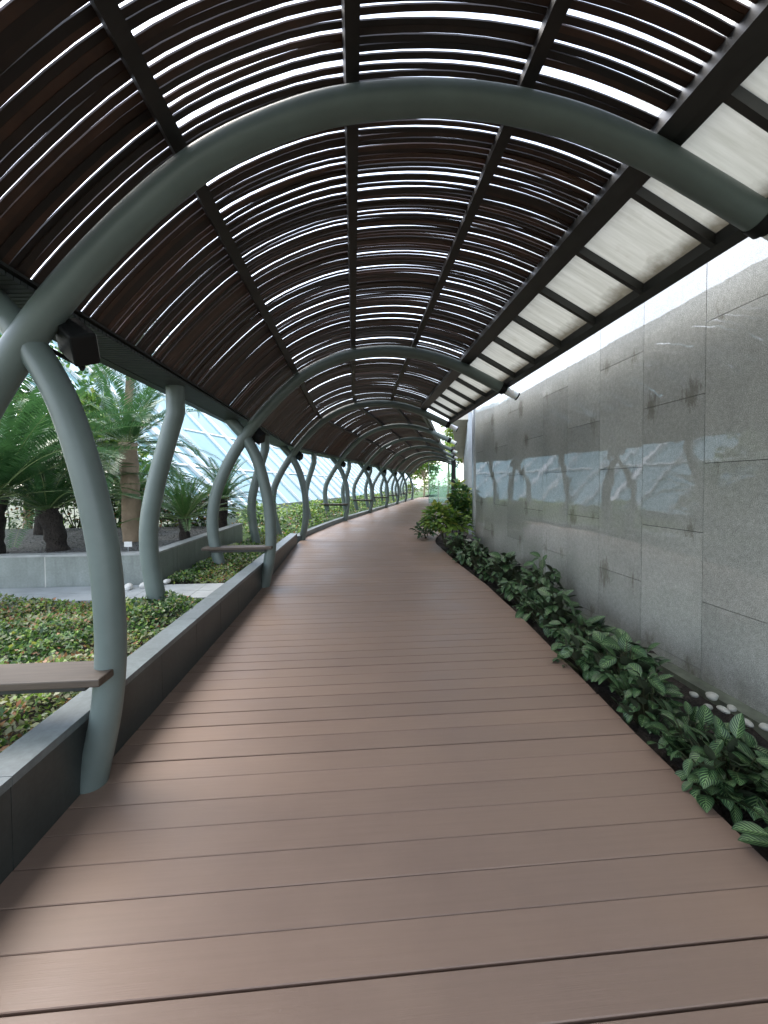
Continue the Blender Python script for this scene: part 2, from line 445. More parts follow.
# kerb with coping stones
root = empty('planter_kerb', (-1.42, 1, 0), 'low slate kerb with pale top and shade painted on its front, along the left deck edge', 'kerb')
d = MB(); c = MB(); a = -2.
inv = Matrix.Translation((1.42, -1, 0))
while a < 9.2:
    b = min(a+.6, 9.3)
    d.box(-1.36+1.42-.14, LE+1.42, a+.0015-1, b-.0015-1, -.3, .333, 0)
    c.box(-1.505+1.42, LE+.006+1.42, a+.001-1, b-.001-1, .3345, .372+R.uniform(-.0008, .0008), 0)
    a += .6
d.build('facing', M['kerb_face_shade'], root); c.build('coping', M['kerb'], root)
# second low kerb past the third arch
d = MB(); ss = srange(9.5, 34, .4)
for a, b in zip(ss, ss[1:]):
    za, zb = dk(a)+.12, dk(b)+.12
    d.hexa([W(a, -1.5, -.2), W(a, LE-.003, -.2), W(b, LE-.003, -.2), W(b, -1.5, -.2), W(a, -1.5, za), W(a, LE-.003, za), W(b, LE-.003, zb), W(b, -1.5, zb)])
tag(d.build('low_kerb', M['kerb']), 'low dark edging kerb beside the far bend of the deck', 'kerb')

# raised tiled planter
root = empty('raised_planter', (-2.42, 4.92, .2), 'raised planter with grey green tiled sides and pale joints holding the cycads', 'planter')
ox, oy, oz = -2.42, 4.92, .2
t = MB(); gr = MB(); cp = MB()
xx = -2.42; 
xs = [-2.42-.02]; 
while xs[-1] > -9: xs.append(xs[-1]-.62)
for x1, x0 in zip(xs, xs[1:]): t.box(x0+.009-ox, x1-.009-ox, 4.92-oy, 4.94-oy, .2-oz, .665-oz)
ys = [4.945]
while ys[-1] < 8.6: ys.append(ys[-1]+.62)
for y0, y1 in zip(ys, ys[1:]): t.box(-2.44-ox, -2.42-ox, y0+.006-oy, y1-.006-oy, .2-oz, .665-oz)
gr.box(-9.1-ox, -2.4425-ox, 4.9225-oy, 5.05-oy, .2-oz, .664-oz); gr.box(-2.56-ox, -2.4225-ox, 5.051-oy, 8.66-oy, .2-oz, .664-oz)
cp.box(-9.1-ox, -2.41-ox, 4.91-oy, 5.06-oy, .666-oz, .69-oz); cp.box(-2.57-ox, -2.411-ox, 5.061-oy, 8.67-oy, .666-oz, .689-oz)
t.build('tile_facing', M['tile'], root); gr.build('grout_backing', M['grout'], root); cp.build('coping', M['coping'], root)
d = MB(); d.quad((-9.1, 5.05, .63), (-2.56, 5.05, .63), (-2.56, 8.66, .63), (-9.1, 8.66, .63))
for i in range(1500):
    px, py = R.uniform(-6, -2.6), R.uniform(5.1, 8.5); r_ = R.uniform(.008, .022)
    a = [(px+r_*math.cos(w+i), py+r_*math.sin(w+i)*.8, .63) for w in (0, 1.57, 3.14, 4.71)]
    tp = (px, py, .63+r_*.9)
    for k2 in range(4): d.tri(a[k2], a[(k2+1) % 4], tp)
tag(d.build('gravel', M['gravel']), kind='stuff')

# ------------------------------------------------------------------ granite wall
WX = 2.68
root = empty('granite_wall', (WX, 3, -.1), 'tall polished grey granite wall of large staggered slabs on the right', 'wall')
d = MB()
PW, PH = .641, 1.07
col = 0; y0 = 2.80-PW*9
WEND = 8.5
while y0 < WEND-.01:
    y1 = min(y0+PW, WEND); zoff = 1.65 if col % 2 == 0 else 1.65-PH/2
    z = zoff-PH*2
    while z < 5.2:
        za, zb = max(z, -.3), min(z+PH, 5.2)
        if zb > za+.01:
            gp = .0022; tx = R.uniform(-.0012, .0012); rid = R.randrange(1, 400)
            tA, tB, tC, tD = [R.uniform(-.0009, .0009) for _ in range(4)]
            fx = 0; bk = .03
            ya, yb, zc, zd = y0+gp-3, y1-gp-3, za+gp+.1, zb-gp+.1
            va, vb = (za-z)/PH*.998+.001, (zb-z)/PH*.998+.001
            uva = [(rid+.001, va), (rid+.999, va), (rid+.999, vb), (rid+.001, vb)]
            # front face (towards -x), with tiny tilt
            d.quad((tA, yb, zc), (tB, ya, zc), (tC, ya, zd), (tD, yb, zd), 0, [uva[1], uva[0], uva[3], uva[2]])
            d.quad((tB, ya, zc), (bk, ya, zc), (bk, ya, zd), (tC, ya, zd), 0, [(rid+.5, .5)]*4)
            d.quad((bk, yb, zc), (tA, yb, zc), (tD, yb, zd), (bk, yb, zd), 0, [(rid+.5, .5)]*4)
            d.quad((tC, ya, zd), (bk, ya, zd), (bk, yb, zd), (tD, yb, zd), 0, [(rid+.5, .5)]*4)
            d.quad((tA, yb, zc), (bk, yb, zc), (bk, ya, zc), (tB, ya, zc), 0, [(rid+.5, .5)]*4)
        z += PH
    y0 += PW; col += 1
d.build('granite_slab', M['granite'], root)
d = MB(); d.box(.014, .4, -6, WEND-3-.01, -.3, 5.25); d.build('backing', M['black'], root)
d = MB(); d.box(-.13, -.004, -5, WEND-3, -.3, .075); d.build('footing', M['footing'], root)
d = MB(); d.box(-.03, .05, WEND-3+.004, WEND-3+.09, -.1, 5.2); d.box(.0, .45, WEND-3+.094, WEND-3+.16, -.1, 5.2); d.build('corner_trim', M['alu'], root)

# ------------------------------------------------------------------ arches
ARCH = [(2.28,2.945),(1.92,3.125),(1.55,3.295),(1.1,3.43),(.6,3.487),(.1,3.443),(-.3,3.33),(-.76,3.08),(-1.22,2.65),(-1.58,2.2),(-1.86,1.72),(-2.02,1.25),(-2.04,.75),(-1.90,.12)]
LEG = [(-1.87,2.57),(-1.72,2.385),(-1.57,2.2),(-1.40,1.86),(-1.265,1.3),(-1.225,.8),(-1.25,.4),(-1.335,-.01)]
def lift(z, dz): return z+dz*(1-smst(.8, 2.2, z))
NTH = ['nearest', 'second', 'third', 'fourth', 'fifth', 'sixth', 'seventh', 'eighth', 'farthest']
ST = [2.03+3.79*i for i in range(9)]
TR = .075
benches = {0, 1, 3, 4, 5, 6, 7, 8}
for i, s in enumerate(ST):
    x, y, th = fr(s); dz = dk(s)
    bx, by, bz_ = W(s, -1.335, dz)
    nm = NTH[i]
    root = empty('steel_arch', (bx, by, bz_), ('nearest grey green steel arch, its big tube sweeping across the top of the view' if i == 0 else
        f'{nm} grey green steel arch along the walkway, crossed legs on its left'), 'arch', 'steel arches carrying the canopy', -th)
    def loc(p): return (p[0]+1.335, 0, p[1]-dz)
    pts = [loc((u, lift(z, dz))) for u, z in ARCH]
    d = MB(); d.tube(catmull(pts, 7), TR if i == 0 else TR*1.08, 20 if i < 3 else 12); o = d.build('arch_tube', M['steel'], root); smooth_angle(o)
    pts = [loc((u, lift(z, dz))) for u, z in LEG]
    d = MB(); d.tube([(p[0], .012, p[2]) for p in catmull(pts, 7)], .069 if i == 0 else TR*1.08, 20 if i < 3 else 12); o = d.build('leg', M['steel'], root); smooth_angle(o)
    # collar plate on the arch end
    e0, e1 = Vector(loc(ARCH[0])), Vector(loc(ARCH[1])); ax = (e0-e1).normalized()
    d = MB(); d.tube([e0-ax*.05, e0+ax*.02], TR+.008, 18); o = d.build('end_collar', M['black'], root); smooth_angle(o)
    # tube lamp on the arch end
    wl = W(s, ARCH[0][0], ARCH[0][1])
    lr = empty('tube_lamp', wl, (f'{nm} white cylinder lamp on an arch tip close to the granite wall' if i < 3 else
        f'{nm} white cylinder lamp on an arch tip, past the granite wall corner'), 'lamp', 'cylinder lamps on the arch tips', -th)
    a3 = Vector((ax.x, 0, ax.z))
    d = MB(); d.tube([a3*.021, a3*.045], .06, 18); o = d.build('neck', M['black'], lr); smooth_angle(o)
    d = MB(); d.tube([a3*.046, a3*.23], .058, 18); o = d.build('diffuser', M['frost'], lr); smooth_angle(o)
    d = MB(); d.tube([a3*.231, a3*.252], .061, 18); o = d.build('end_cap', M['black'], lr); smooth_angle(o)
    # bench board between the legs
    if i in benches:
        wb = W(s, -1.66, dz+.56)
        br = empty('bench', wb, f'brown timber bench board between the crossed legs of the {nm} arch', 'bench', 'bench boards between the arch legs', -th)
        d = MB(); d.box(-.50, .475, -.15, .065, .008, .046); 
        o = d.build('seat', M['bench'], br)
        bv = o.modifiers.new('edge', 'BEVEL'); bv.width = .006; bv.segments = 2
        d = MB(); d.box(-.40, .38, -.10, .0, -.03, -.001); d.build('support_bar', M['dark_steel'], br)
    # spotlight by the crossing
    if i < 7:
        wsx = W(s+.09, -1.40, 2.235)
        sr = empty('spotlight', wsx, f'black square spotlight on the crossing of the {nm} arch', 'spotlight', 'spotlights on the arch crossings', -th)
        d = MB(); h = .085
        d.box(-h, h, -.06, .06, -h, h); o = d.build('housing', M['black'], sr); o.rotation_euler = (rad(30), rad(38), rad(-24))
        bv = o.modifiers.new('edge', 'BEVEL'); bv.width = .012; bv.segments = 2
        d2 = MB(); d2.box(-h*.78, h*.78, .062, .066, -h*.78, h*.78); l = d2.build('lens', M['lens'], o)
        d = MB(); d.tube([(-.16, -.03, -.02), (-.12, .07, -.05), (-.03, .09, -.1), (.0, .03, -.125)], .012, 8); o = d.build('bracket', M['black'], sr); smooth_angle(o)
# single posts at mid bay
POST = [(-1.70,2.47),(-1.70,2.2),(-1.79,1.9),(-1.90,1.5),(-1.97,1.1),(-1.955,.7),(-1.85,.1)]
for i in range(8):
    s = ST[0]+3.79*(i+.5)-.02; x, y, th = fr(s); dz = dk(s)
    root = empty('steel_post', W(s, -1.85, .2+dz), f'{NTH[i] if i<7 else "farthest"} single bowed steel post with a kink at its top, between two arches', 'post', 'single bowed posts between the arches', -th)
    pts = [(u+1.85, 0, lift(z, dz)-.2-dz) for u, z in POST]
    body = [Vector(pts[0]), Vector(pts[0])*.5+Vector(pts[1])*.5] + catmull(pts[1:], 8)
    d = MB(); d.tube(body, TR*1.08, 18 if i < 3 else 10); o = d.build('bowed_tube', M['steel'], root); smooth_angle(o)
    d = MB(); d.box(pts[0][0]-.1, pts[0][0]+.1, -.1, .1, pts[0][2]-.005, pts[0][2]+.015); d.build('head_plate', M['steel'], root)

# ------------------------------------------------------------------ canopy roof
SA, SB = -2.6, 36.0
dense = catmull([(u, 0, z) for u, z in ARCH], 16)
cur = [(p.x, p.z) for p in dense]
L = [0]
for (a, b), (c_, d_) in zip(cur, cur[1:]): L.append(L[-1]+math.hypot(c_-a, d_-b))
def at_u(u):
    for k in range(len(cur)-1):
        if cur[k][0] >= u >= cur[k+1][0] and cur[k][1] > 2:
            f = (cur[k][0]-u)/(cur[k][0]-cur[k+1][0]); return L[k]+f*(L[k+1]-L[k])
def prof(l, off):
    for k in range(len(L)-1):
        if l <= L[k+1] or k == len(L)-2:
            f = (l-L[k])/(L[k+1]-L[k]); a, b = cur[k], cur[k+1]
            tx, tz = b[0]-a[0], b[1]-a[1]; q = math.hypot(tx, tz)
            return a[0]+tx*f + tz/q*(-1)*-off*1.0*(-1) * -1, a[1]+tz*f - tx/q*off
# normal pointing outward (up): curve runs right->left, so n = (tz, -tx)
def prof(l, off):
    for k in range(len(L)-1):
        if l <= L[k+1] or k == len(L)-2:
            f = (l-L[k])/(L[k+1]-L[k]); a, b = cur[k], cur[k+1]
            tx, tz = b[0]-a[0], b[1]-a[1]; q = math.hypot(tx, tz)
            return a[0]+tx*f+tz/q*off, a[1]+tz*f-tx/q*off
lp = [at_u(u) for u in (1.60, .90, .03, -.77, -1.47)]
canopy = empty('canopy_roof', (0, 2, 2.4), 'long vaulted canopy of dark brown timber slats over the walkway', 'canopy')
def cb(mb, name, m): 
    o = mb.build(name, m, canopy); o.location = (0, -2, -2.4); return o
seg_edges = [SA]+ST+[SB]
SLAT_OFF = .19
for bi in range(len(seg_edges)-1):
    d = MB()
    a0, a1 = seg_edges[bi], seg_edges[bi+1]
    for k in range(len(lp)-1):
        la, lb = lp[k], lp[k+1]
        s = a0+.02
        while s < a1-.02:
            pitch_s = R.choice([.034, .037, .040, .045]) if s < 12 else R.choice([.042, .046, .05])
            if R.random() < ((.016 if s < 12 else .026) if k < 3 else .006): s += pitch_s*(.35 if s < 6 else .6); continue
            w = R.uniform(.0275, .034) if s < 12 else R.uniform(.037, .044); 
            if k == 3: w += .0065
            sd = .0050 if k < 3 else .0036
            e0, e1 = R.gauss(0, sd), R.gauss(0, sd); bow = R.gauss(0, .0018)
            off = SLAT_OFF+R.uniform(-.004, .004)
            rv = (R.random(), R.random()); n = 7 if a0 < 8 else 5
            base = len(d.v)
            for j in range(n+1):
                f = j/n; l = la+(lb-la)*f
                c0 = s+e0*(1-f)+e1*f+bow*4*f*(1-f)
                for (dsx, do) in ((-w/2, -.004), (w/2, -.004), (w/2, .004), (-w/2, .004)):
                    u, z = prof(l, off+do); d.v.append(W(c0+dsx, u, z))
            for j in range(n):
                for q in range(4):
                    q2 = (q+1) % 4
                    d.face((base+j*4+q, base+j*4+q2, base+j*4+4+q2, base+j*4+4+q), 0, [rv]*4)
            s += pitch_s
    cb(d, 'slat_screen', M['slat'])
SS = srange(SA, 8, 2)+srange(8.3, 11.5, .4)+srange(12.5, SB, 2)
for k, l in enumerate(lp[1:-1]):
    d = MB(); hw = .033
    pr = [prof(l-hw, .105), prof(l+hw, .105), prof(l+hw, .178), prof(l-hw, .178)]
    ribbon(d, pr[::-1], SS); cb(d, 'purlin', M['purlin'])
d = MB(); l = lp[0]
pr = [prof(l+.02, .06), prof(l+.02, .23), prof(l-.07, .23), prof(l-.07, .06)]
ribbon(d, pr, SS); cb(d, 'inner_edge_beam', M['dark_steel'])
d = MB(); pr = [prof(l-.071, .08), prof(l-.071, .095), prof(l-.13, .095), prof(l-.13, .08)]
ribbon(d, pr, SS); cb(d, 'ledge_angle', M['dark_steel'])
# left eave: transverse soffit boards and outer edge beam
ue, ze = prof(lp[-1], .18)
d = MB(); s = SA
while s < SB:
    w = .032
    d.hexa([W(s, -1.83, 2.445), W(s, ue+.05, ze-.005), W(s+w, ue+.05, ze-.005), W(s+w, -1.83, 2.445), W(s, -1.83, 2.465), W(s, ue+.05, ze+.015), W(s+w, ue+.05, ze+.015), W(s+w, -1.83, 2.465)])
    s += .04
cb(d, 'eave_soffit', M['soffit'])
d = MB(); ribbon(d, [(-1.92, 2.44), (-1.831, 2.44), (-1.831, 2.60), (-1.92, 2.60)], SS)
ribbon(d, [(-1.83, 2.48), (ue+.06, ze+.03), (ue+.06, ze+.045), (-1.83, 2.50)], SS)
cb(d, 'eave_beam', M['dark_steel'])
# right skylight strip (ends at the third arch)
SK1 = ST[2]+.05
l_in, l_out = lp[0]-.075, at_u(2.27)
SS2 = srange(SA, 8, 2)+srange(8.3, SK1, .3)
d = MB(); pr = [prof(l_out+.0, .075), prof(l_out+.0, .16), prof(l_out-.06 if l_out > .06 else 0.0, .16), prof(l_out-.06 if l_out > .06 else 0.0, .075)]
uo, zo = prof(l_out, .12)
ribbon(d, [(uo-.03, zo-.055), (uo+.04, zo-.09), (uo+.04, zo+.04), (uo-.03, zo+.06)][::-1], SS2); cb(d, 'outer_edge_beam', M['dark_steel'])
s = ST[0]+.33-.615*8
(ua, za), (ub, zb) = prof(l_in, .15), (uo-.03, zo+.02)
while s < SK1-.3:
    s1 = min(s+.615, SK1-.02)
    d = MB()
    nu = 6
    for j in range(nu):
        f0, f1 = j/nu, (j+1)/nu
        p = lambda ss_, f: W(ss_, ua+(ub-ua)*f, za+(zb-za)*f+.0)
        d.quad(p(s+.02, f0), p(s1-.02, f0), p(s1-.02, f1), p(s+.02, f1), 0, [(f0, 0), (f0, 1), (f1, 1), (f1, 0)])
    if s > -1.5 or True: cb(d, 'skylight_sheet', M['poly'])
    d = MB()
    d.hexa([W(s-.019, ua, za-.07), W(s-.019, ub, zb-.07), W(s+.019, ub, zb-.07), W(s+.019, ua, za-.07), W(s-.019, ua, za+.01), W(s-.019, ub, zb+.01), W(s+.019, ub, zb+.01), W(s+.019, ua, za+.01)])
    cb(d, 'glazing_bar', M['dark_steel'])
    s += .615

# ------------------------------------------------------------------ plants
def leaf(mb, base, dirv, up, ln, wd, curl=.3, m=0, rows=4, fold=.18):
    """an oval leaf with a folded midrib; dirv = growing direction, up = face normal"""
    dirv = Vector(dirv).normalized(); up = Vector(up); side = dirv.cross(up).normalized(); up = side.cross(dirv).normalized()
    p = Vector(base); prev = None; dv = dirv.copy(); n = up.copy(); step = ln/rows
    for i in range(rows+1):
        f = i/rows; w = wd*.5*math.sin(math.pi*min(1, f**.85*.94+.03))**.8 if 0 < f < 1 else .02*wd
        if i: 
            p = p+dv*step
        lift_ = n*(fold*w)
        cur_ = (p-side*w+lift_, p.copy(), p+side*w+lift_, f)
        if prev:
            mb.quad(prev[0], prev[1], cur_[1], cur_[0], m, [(0, prev[3]), (.5, prev[3]), (.5, f), (0, f)])
            mb.quad(prev[1], prev[2], cur_[2], cur_[1], m, [(.5, prev[3]), (1, prev[3]), (1, f), (.5, f)])
        prev = cur_
        ang = -curl/rows; rot = Matrix.Rotation(ang, 3, side); dv = (rot @ dv).normalized(); n = (rot @ n).normalized()
def rnd_dir(el0, el1, rng=R):
    a = rng.uniform(0, 2*math.pi); e = rad(rng.uniform(el0, el1)); return Vector((math.cos(a)*math.cos(e), math.sin(a)*math.cos(e), math.sin(e)))

def make_calathea(nl, h, spread, lsize, rng):
    fo, st = MB(), MB()
    for i in range(nl):
        a = rng.uniform(0, 2*math.pi); rr = spread*rng.random()**.6
        tip = Vector((math.cos(a)*rr, math.sin(a)*rr, h*(rng.uniform(.35, 1))*(1-.35*(rr/spread)**2)))
        b = Vector((tip.x*.25, tip.y*.25, -.02))
        mid = (b+tip)*.5+Vector((0, 0, .25*tip.z))
        st.tube(catmull([b, mid*.6+b*.2+tip*.2, tip], 3), .003, 4, 0, False)
        out = Vector((math.cos(a), math.sin(a), 0)); el = rad(rng.uniform(-40, 45) if rng.random() < .72 else rng.uniform(40, 85))
        dv = out*math.cos(el)+Vector((0, 0, 1))*math.sin(el); dv += Vector((rng.uniform(-.4, .4), rng.uniform(-.4, .4), 0))
        up = Vector((-out.x*math.sin(el), -out.y*math.sin(el), math.cos(el)))+Vector((rng.uniform(-.6, .6), rng.uniform(-.6, .6), 0))
        ln = lsize*rng.uniform(.6, 1.2)
        leaf(fo, tip, dv, up, ln, ln*rng.uniform(.55, .68), rng.uniform(.2, .8), 0, 6, .25)
    return fo, st
cal_meshes = []
for v, (nl, h, sp, ls) in enumerate([(105, .34, .215, .125), (95, .43, .2, .14), (110, .30, .25, .12), (85, .64, .19, .135)]):
    fo, st = make_calathea(nl, h, sp, ls, random.Random(40+v)); cal_meshes.append((fo, st))
# (s, u, variant, scale)
CAL = [(1.30, 1.84, 2, 1.0), (1.62, 2.0, 0, .95), (1.75, 1.82, 0, .9), (2.0, 1.90, 2, .85), (2.36, 1.93, 1, .75), (2.72, 2.06, 1, 1.0),
       (3.05, 2.0, 2, .95), (3.42, 2.14, 0, 1.05), (3.85, 2.12, 1, 1.0), (4.32, 2.18, 2, .95), (4.62, 2.36, 3, 1.0), (5.05, 2.22, 0, 1.1),
       (5.6, 2.22, 1, 1.15), (6.1, 2.24, 2, 1.1), (6.65, 2.16, 3, .85), (7.15, 2.14, 0, 1.15), (7.7, 2.1, 1, 1.1)]
CLAB = ['low zebra striped plant at the very front of the bed, cut by the frame edge',
 'low zebra striped plant against the wall, first behind the frontmost one', 'broad zebra striped clump leaning over the deck edge at the front of the bed',
 'zebra striped clump just before the white pebbles', 'small zebra striped plant beside the white pebbles',
 'zebra striped plant with upright pale leaves, right after the white pebbles', 'spreading dark striped plant second beyond the pebbles',
 'dense striped plant third beyond the pebbles, near a damp stain on the wall', 'striped plant standing in front of the damp stained slab',
 'wide striped clump at the foot of the tall upright calathea', 'tallest striped plant in the row, upright stems with dark leaves',
 'rounded dark striped plant just beyond the tallest one', 'bushy dark plant second beyond the tallest one', 'flat spreading dark plant midway between tallest plant and green bushes',
 'upright dark plant near the far end of the striped row', 'dark plant second from the bright green bush along the wall', 'small dark plant touching the bright green bush']
protos = {}
for i, (s, u, v, sc) in enumerate(CAL):
    x, y, z = W(s, u, -.07+dk(s))
    if v not in protos:
        r_ = empty('calathea_plant', (x, y, z), CLAB[i], 'plant', 'striped calathea plants along the wall')
        protos[v] = r_
        fo, st = cal_meshes[v]; fo.build('foliage', M['calathea'], r_, True); st.build('stem', M['stem'], r_, True)
    else:
        r_ = copy_tree(protos[v]); r_.location = (x, y, z); r_['label'] = CLAB[i]
    r_.location.x -= .06 if 2.3 < s < 4.7 else 0; r_.rotation_euler.z = i*1.7; r_.scale = (sc, sc, sc*(.95 if i % 2 else 1.05))

# white pebbles, boulder
def stone(name, loc, r3, seed, m, label, cat, group=None):
    rng = random.Random(seed); d = MB(); nu, nv = 12, 8
    ph = [rng.uniform(0, 6) for _ in range(4)]
    for j in range(nv+1):
        t = math.pi*j/nv
        for i in range(nu):
            a = 2*math.pi*i/nu; k_ = 1+.09*math.sin(2*a+ph[0])*math.sin(t)+.07*math.sin(3*a+ph[1]+t*2)*math.sin(t)
            d.v.append((r3[0]*k_*math.cos(a)*math.sin(t), r3[1]*k_*math.sin(a)*math.sin(t), r3[2]*math.cos(t)))
    for j in range(nv):
        for i in range(nu): d.face((j*nu+i, (j+1)*nu+i, (j+1)*nu+(i+1) % nu, j*nu+(i+1) % nu))
    o = d.build(name, m, None, True, loc, rng.uniform(0, 3)); return tag(o, label, cat, group)
PEB = [(2.22, 2.38, 'largest white pebble, lowest of the scatter at the wall foot'), (2.34, 2.40, 'flat white pebble lying nearest the wall foot'), (2.44, 2.36, 'round greenish white pebble in the middle of the scatter'),
       (2.40, 2.29, 'small white pebble half under striped leaves'), (2.50, 2.42, 'long white pebble at the upper end of the scatter'), (2.30, 2.30, 'grey white pebble on the plant side of the scatter'), (2.55, 2.33, 'small oval pebble topmost toward the plants'), (2.14, 2.41, 'white pebble alone nearest the viewer')]
for i, (s, u, lb) in enumerate(PEB):
    stone('pebble', (u+.06, s, .0+.02*(i % 3)), (R.uniform(.028, .045), R.uniform(.024, .034), R.uniform(.014, .02)), 60+i, M['pebble'], lb, 'pebble', 'white pebbles by the wall')
stone('boulder', W(8.05, 2.38, .2), (.16, .14, .16), 5, M['stone_white'], 'rounded white boulder between the bright bush and the dark plants', 'boulder')

# broad-leaf shrubs
def make_shrub(nl, rx, ry, rz, ls, mats_n, rng, stems=8, asp=.6):
    fo, st = MB(), MB()
    lobes = [(rng.uniform(-.4, .4)*rx, rng.uniform(-.4, .4)*ry, rng.uniform(.35, .75)*rz, rng.uniform(.45, .75)) for _ in range(6)]
    for i in range(nl):
        L_ = rng.choice(lobes); dv = rnd_dir(-25, 85, rng); k_ = L_[3]*rng.uniform(.75, 1.05)
        p = Vector((L_[0]+dv.x*rx*k_, L_[1]+dv.y*ry*k_, max(.02, L_[2]+dv.z*rz*k_*.6)))
        out = (dv+Vector((rng.uniform(-.5, .5), rng.uniform(-.5, .5), rng.uniform(-.3, .3)))).normalized()
        up = Vector((0, 0, 1))+dv*.5+Vector((rng.uniform(-.5, .5), rng.uniform(-.5, .5), 0))
        out.z *= .5
        l_ = ls*rng.uniform(.7, 1.25); leaf(fo, p, out, up, l_, l_*asp, rng.uniform(.1, .8), rng.choice(mats_n), 3, .2)
    for i in range(stems):
        L_ = rng.choice(lobes); st.tube(catmull([(0, 0, -.02), (L_[0]*.6, L_[1]*.6, L_[2]*.5), (L_[0]*1.1, L_[1]*1.1, L_[2]*1.1)], 3), [.012]*3+[.009]*3+[.005], 5, 0, False)
    return fo, st
def shrub(name, loc, dims, nl, ls, mats, wts, seed, label, group=None, asp=.6):
    rng = random.Random(seed); idx = [i for i, w in enumerate(wts) for _ in range(w)]
    r_ = empty(name, loc, label, 'shrub', group)
    fo, st = make_shrub(nl, *dims, ls, idx, rng, asp=asp)
    fo.build('foliage', [M[m] for m in mats], r_, True); st.build('stem', M['stem'], r_, True); return r_
shrub('broadleaf_shrub', W(8.6, 2.05, .12), (.55, .6, .85), 900, .13, ['leaf_mid', 'leaf_lime', 'leaf_yellow'], [3, 6, 2], 1, 'bright green broad leaved bush spilling onto the deck edge')
shrub('broadleaf_shrub', W(9.3, 2.5, .15), (.45, .5, 1.0), 700, .15, ['leaf_dark', 'leaf_mid', 'leaf_lime'], [3, 3, 1], 2, 'tall dark leaved bush behind the bright green one at the wall corner')
shrub('broadleaf_shrub', W(10.0, 2.6, .2), (.38, .5, 1.2), 500, .16, ['leaf_mid', 'leaf_yellow', 'leaf_dark'], [3, 3, 1], 3, 'yellow green topped bush rising past the wall corner')
shrub('broadleaf_shrub', W(9.9, 1.75, .15), (.3, .4, .3), 160, .12, ['leaf_dark'], [1], 4, 'very dark low leafy clump on the deck edge before the glass screen')

# ground cover: stuff
def cover(name, rects, n, hmax, zb, mats, wts, seed, ls=(.028, .062), holes=None, edge=.0):
    rng = random.Random(seed); d = MB(); idx = [i for i, w in enumerate(wts) for _ in range(w)]
    ar = [(x1-x0)*(y1-y0) for x0, x1, y0, y1 in rects]; tot = sum(ar)
    for (x0, x1, y0, y1), A in zip(rects, ar):
        for i in range(int(n*A/tot)):
            px, py = rng.uniform(x0, x1), rng.uniform(y0, y1)
            hm = .55+.45*math.sin(px*3.1+1.3*math.sin(py*2.3))*math.sin(py*2.7+px)
            hm = max(.3, hm+.25*math.sin(px*11)*math.sin(py*9))
            de = min(px-x0, x1-px, py-y0, y1-py); hm *= min(1, .45+de*3)
            z = zb+hmax*hm*(1-.65*rng.random()**2)
            patch = math.sin(px*1.9+.7)*math.sin(py*2.2+px*.6+.4)
            mi = rng.choice(idx)
            if patch < .05 and mi >= 3 and rng.random() < .75: mi = rng.choice([0, 1, 1])
            dv = rnd_dir(-20, 60, rng); l_ = rng.uniform(*ls); up = Vector((rng.uniform(-.6, .6), rng.uniform(-.6, .6), 1))
            side = dv.cross(up).normalized(); p = Vector((px, py, z)); w = side*l_*.3
            d.quad(p, p+dv*l_*.5-w, p+dv*l_, p+dv*l_*.5+w, mi)
    return d.build(name, [M[m] for m in mats])
GC = ['leaf_dark', 'leaf_mid', 'leaf_lime', 'leaf_orange', 'leaf_pale', 'leaf_yellow']
o = cover('ground_cover', [(-4.6, -1.47, .9, 4.24)], 52000, .21, .25, GC, [1, 6, 5, 4, 9, 4], 3, (.022, .05)); tag(o, kind='stuff')
o = cover('ground_cover', [(-2.4, -1.47, 4.97, 9.3)], 18000, .17, .25, GC, [1, 6, 5, 3, 8, 3], 4, (.022, .05)); tag(o, kind='stuff')
def cover_path(name, s0, s1, u0, u1, n, h, mats, wts, seed, ls):
    rng = random.Random(seed); d = MB(); idx = [i for i, w in enumerate(wts) for _ in range(w)]
    for i in range(n):
        s = s0+(s1-s0)*rng.random()**1.5; u = rng.uniform(u0, u1); hm = max(.25, .6+.4*math.sin(s*1.7+u)*math.sin(u*3+s))
        p = Vector(W(s, u, dk(s)-.02+h*hm*(1-.6*rng.random()**2)))
        dv = rnd_dir(-20, 60, rng); l_ = rng.uniform(*ls); side = dv.cross(Vector((rng.uniform(-.6, .6), rng.uniform(-.6, .6), 1))).normalized()*l_*.3
        d.quad(p, p+dv*l_*.5-side, p+dv*l_, p+dv*l_*.5+side, rng.choice(idx))
    return d.build(name, [M[m] for m in mats])
o = cover_path('ground_cover', 9.4, 34, -4.4, -1.5, 16000, .4, ['leaf_mid', 'leaf_lime', 'leaf_dark', 'leaf_orange'], [4, 4, 2, 1], 6, (.05, .11)); tag(o, kind='stuff')
FS = [(10.6, -2.9, .7), (12.6, -2.6, .55), (14.2, -2.7, .6), (16.0, -2.5, .6), (18.0, -2.6, .6), (20.5, -2.6, .6), (23.5, -2.6, .6), (27, -2.7, .7)]
for i, (s, u, h) in enumerate(FS):
    shrub('bed_shrub', W(s, u, dk(s)), (.75, .9, h), 420, .12, ['leaf_lime', 'leaf_mid', 'leaf_yellow'], [4, 3, 1], 20+i,
          f'{NTH[i]} lime green shrub in the bed left of the deck bend' if i < 7 else 'farthest lime green shrub in the bed left of the deck bend', 'lime shrubs in the far left bed')

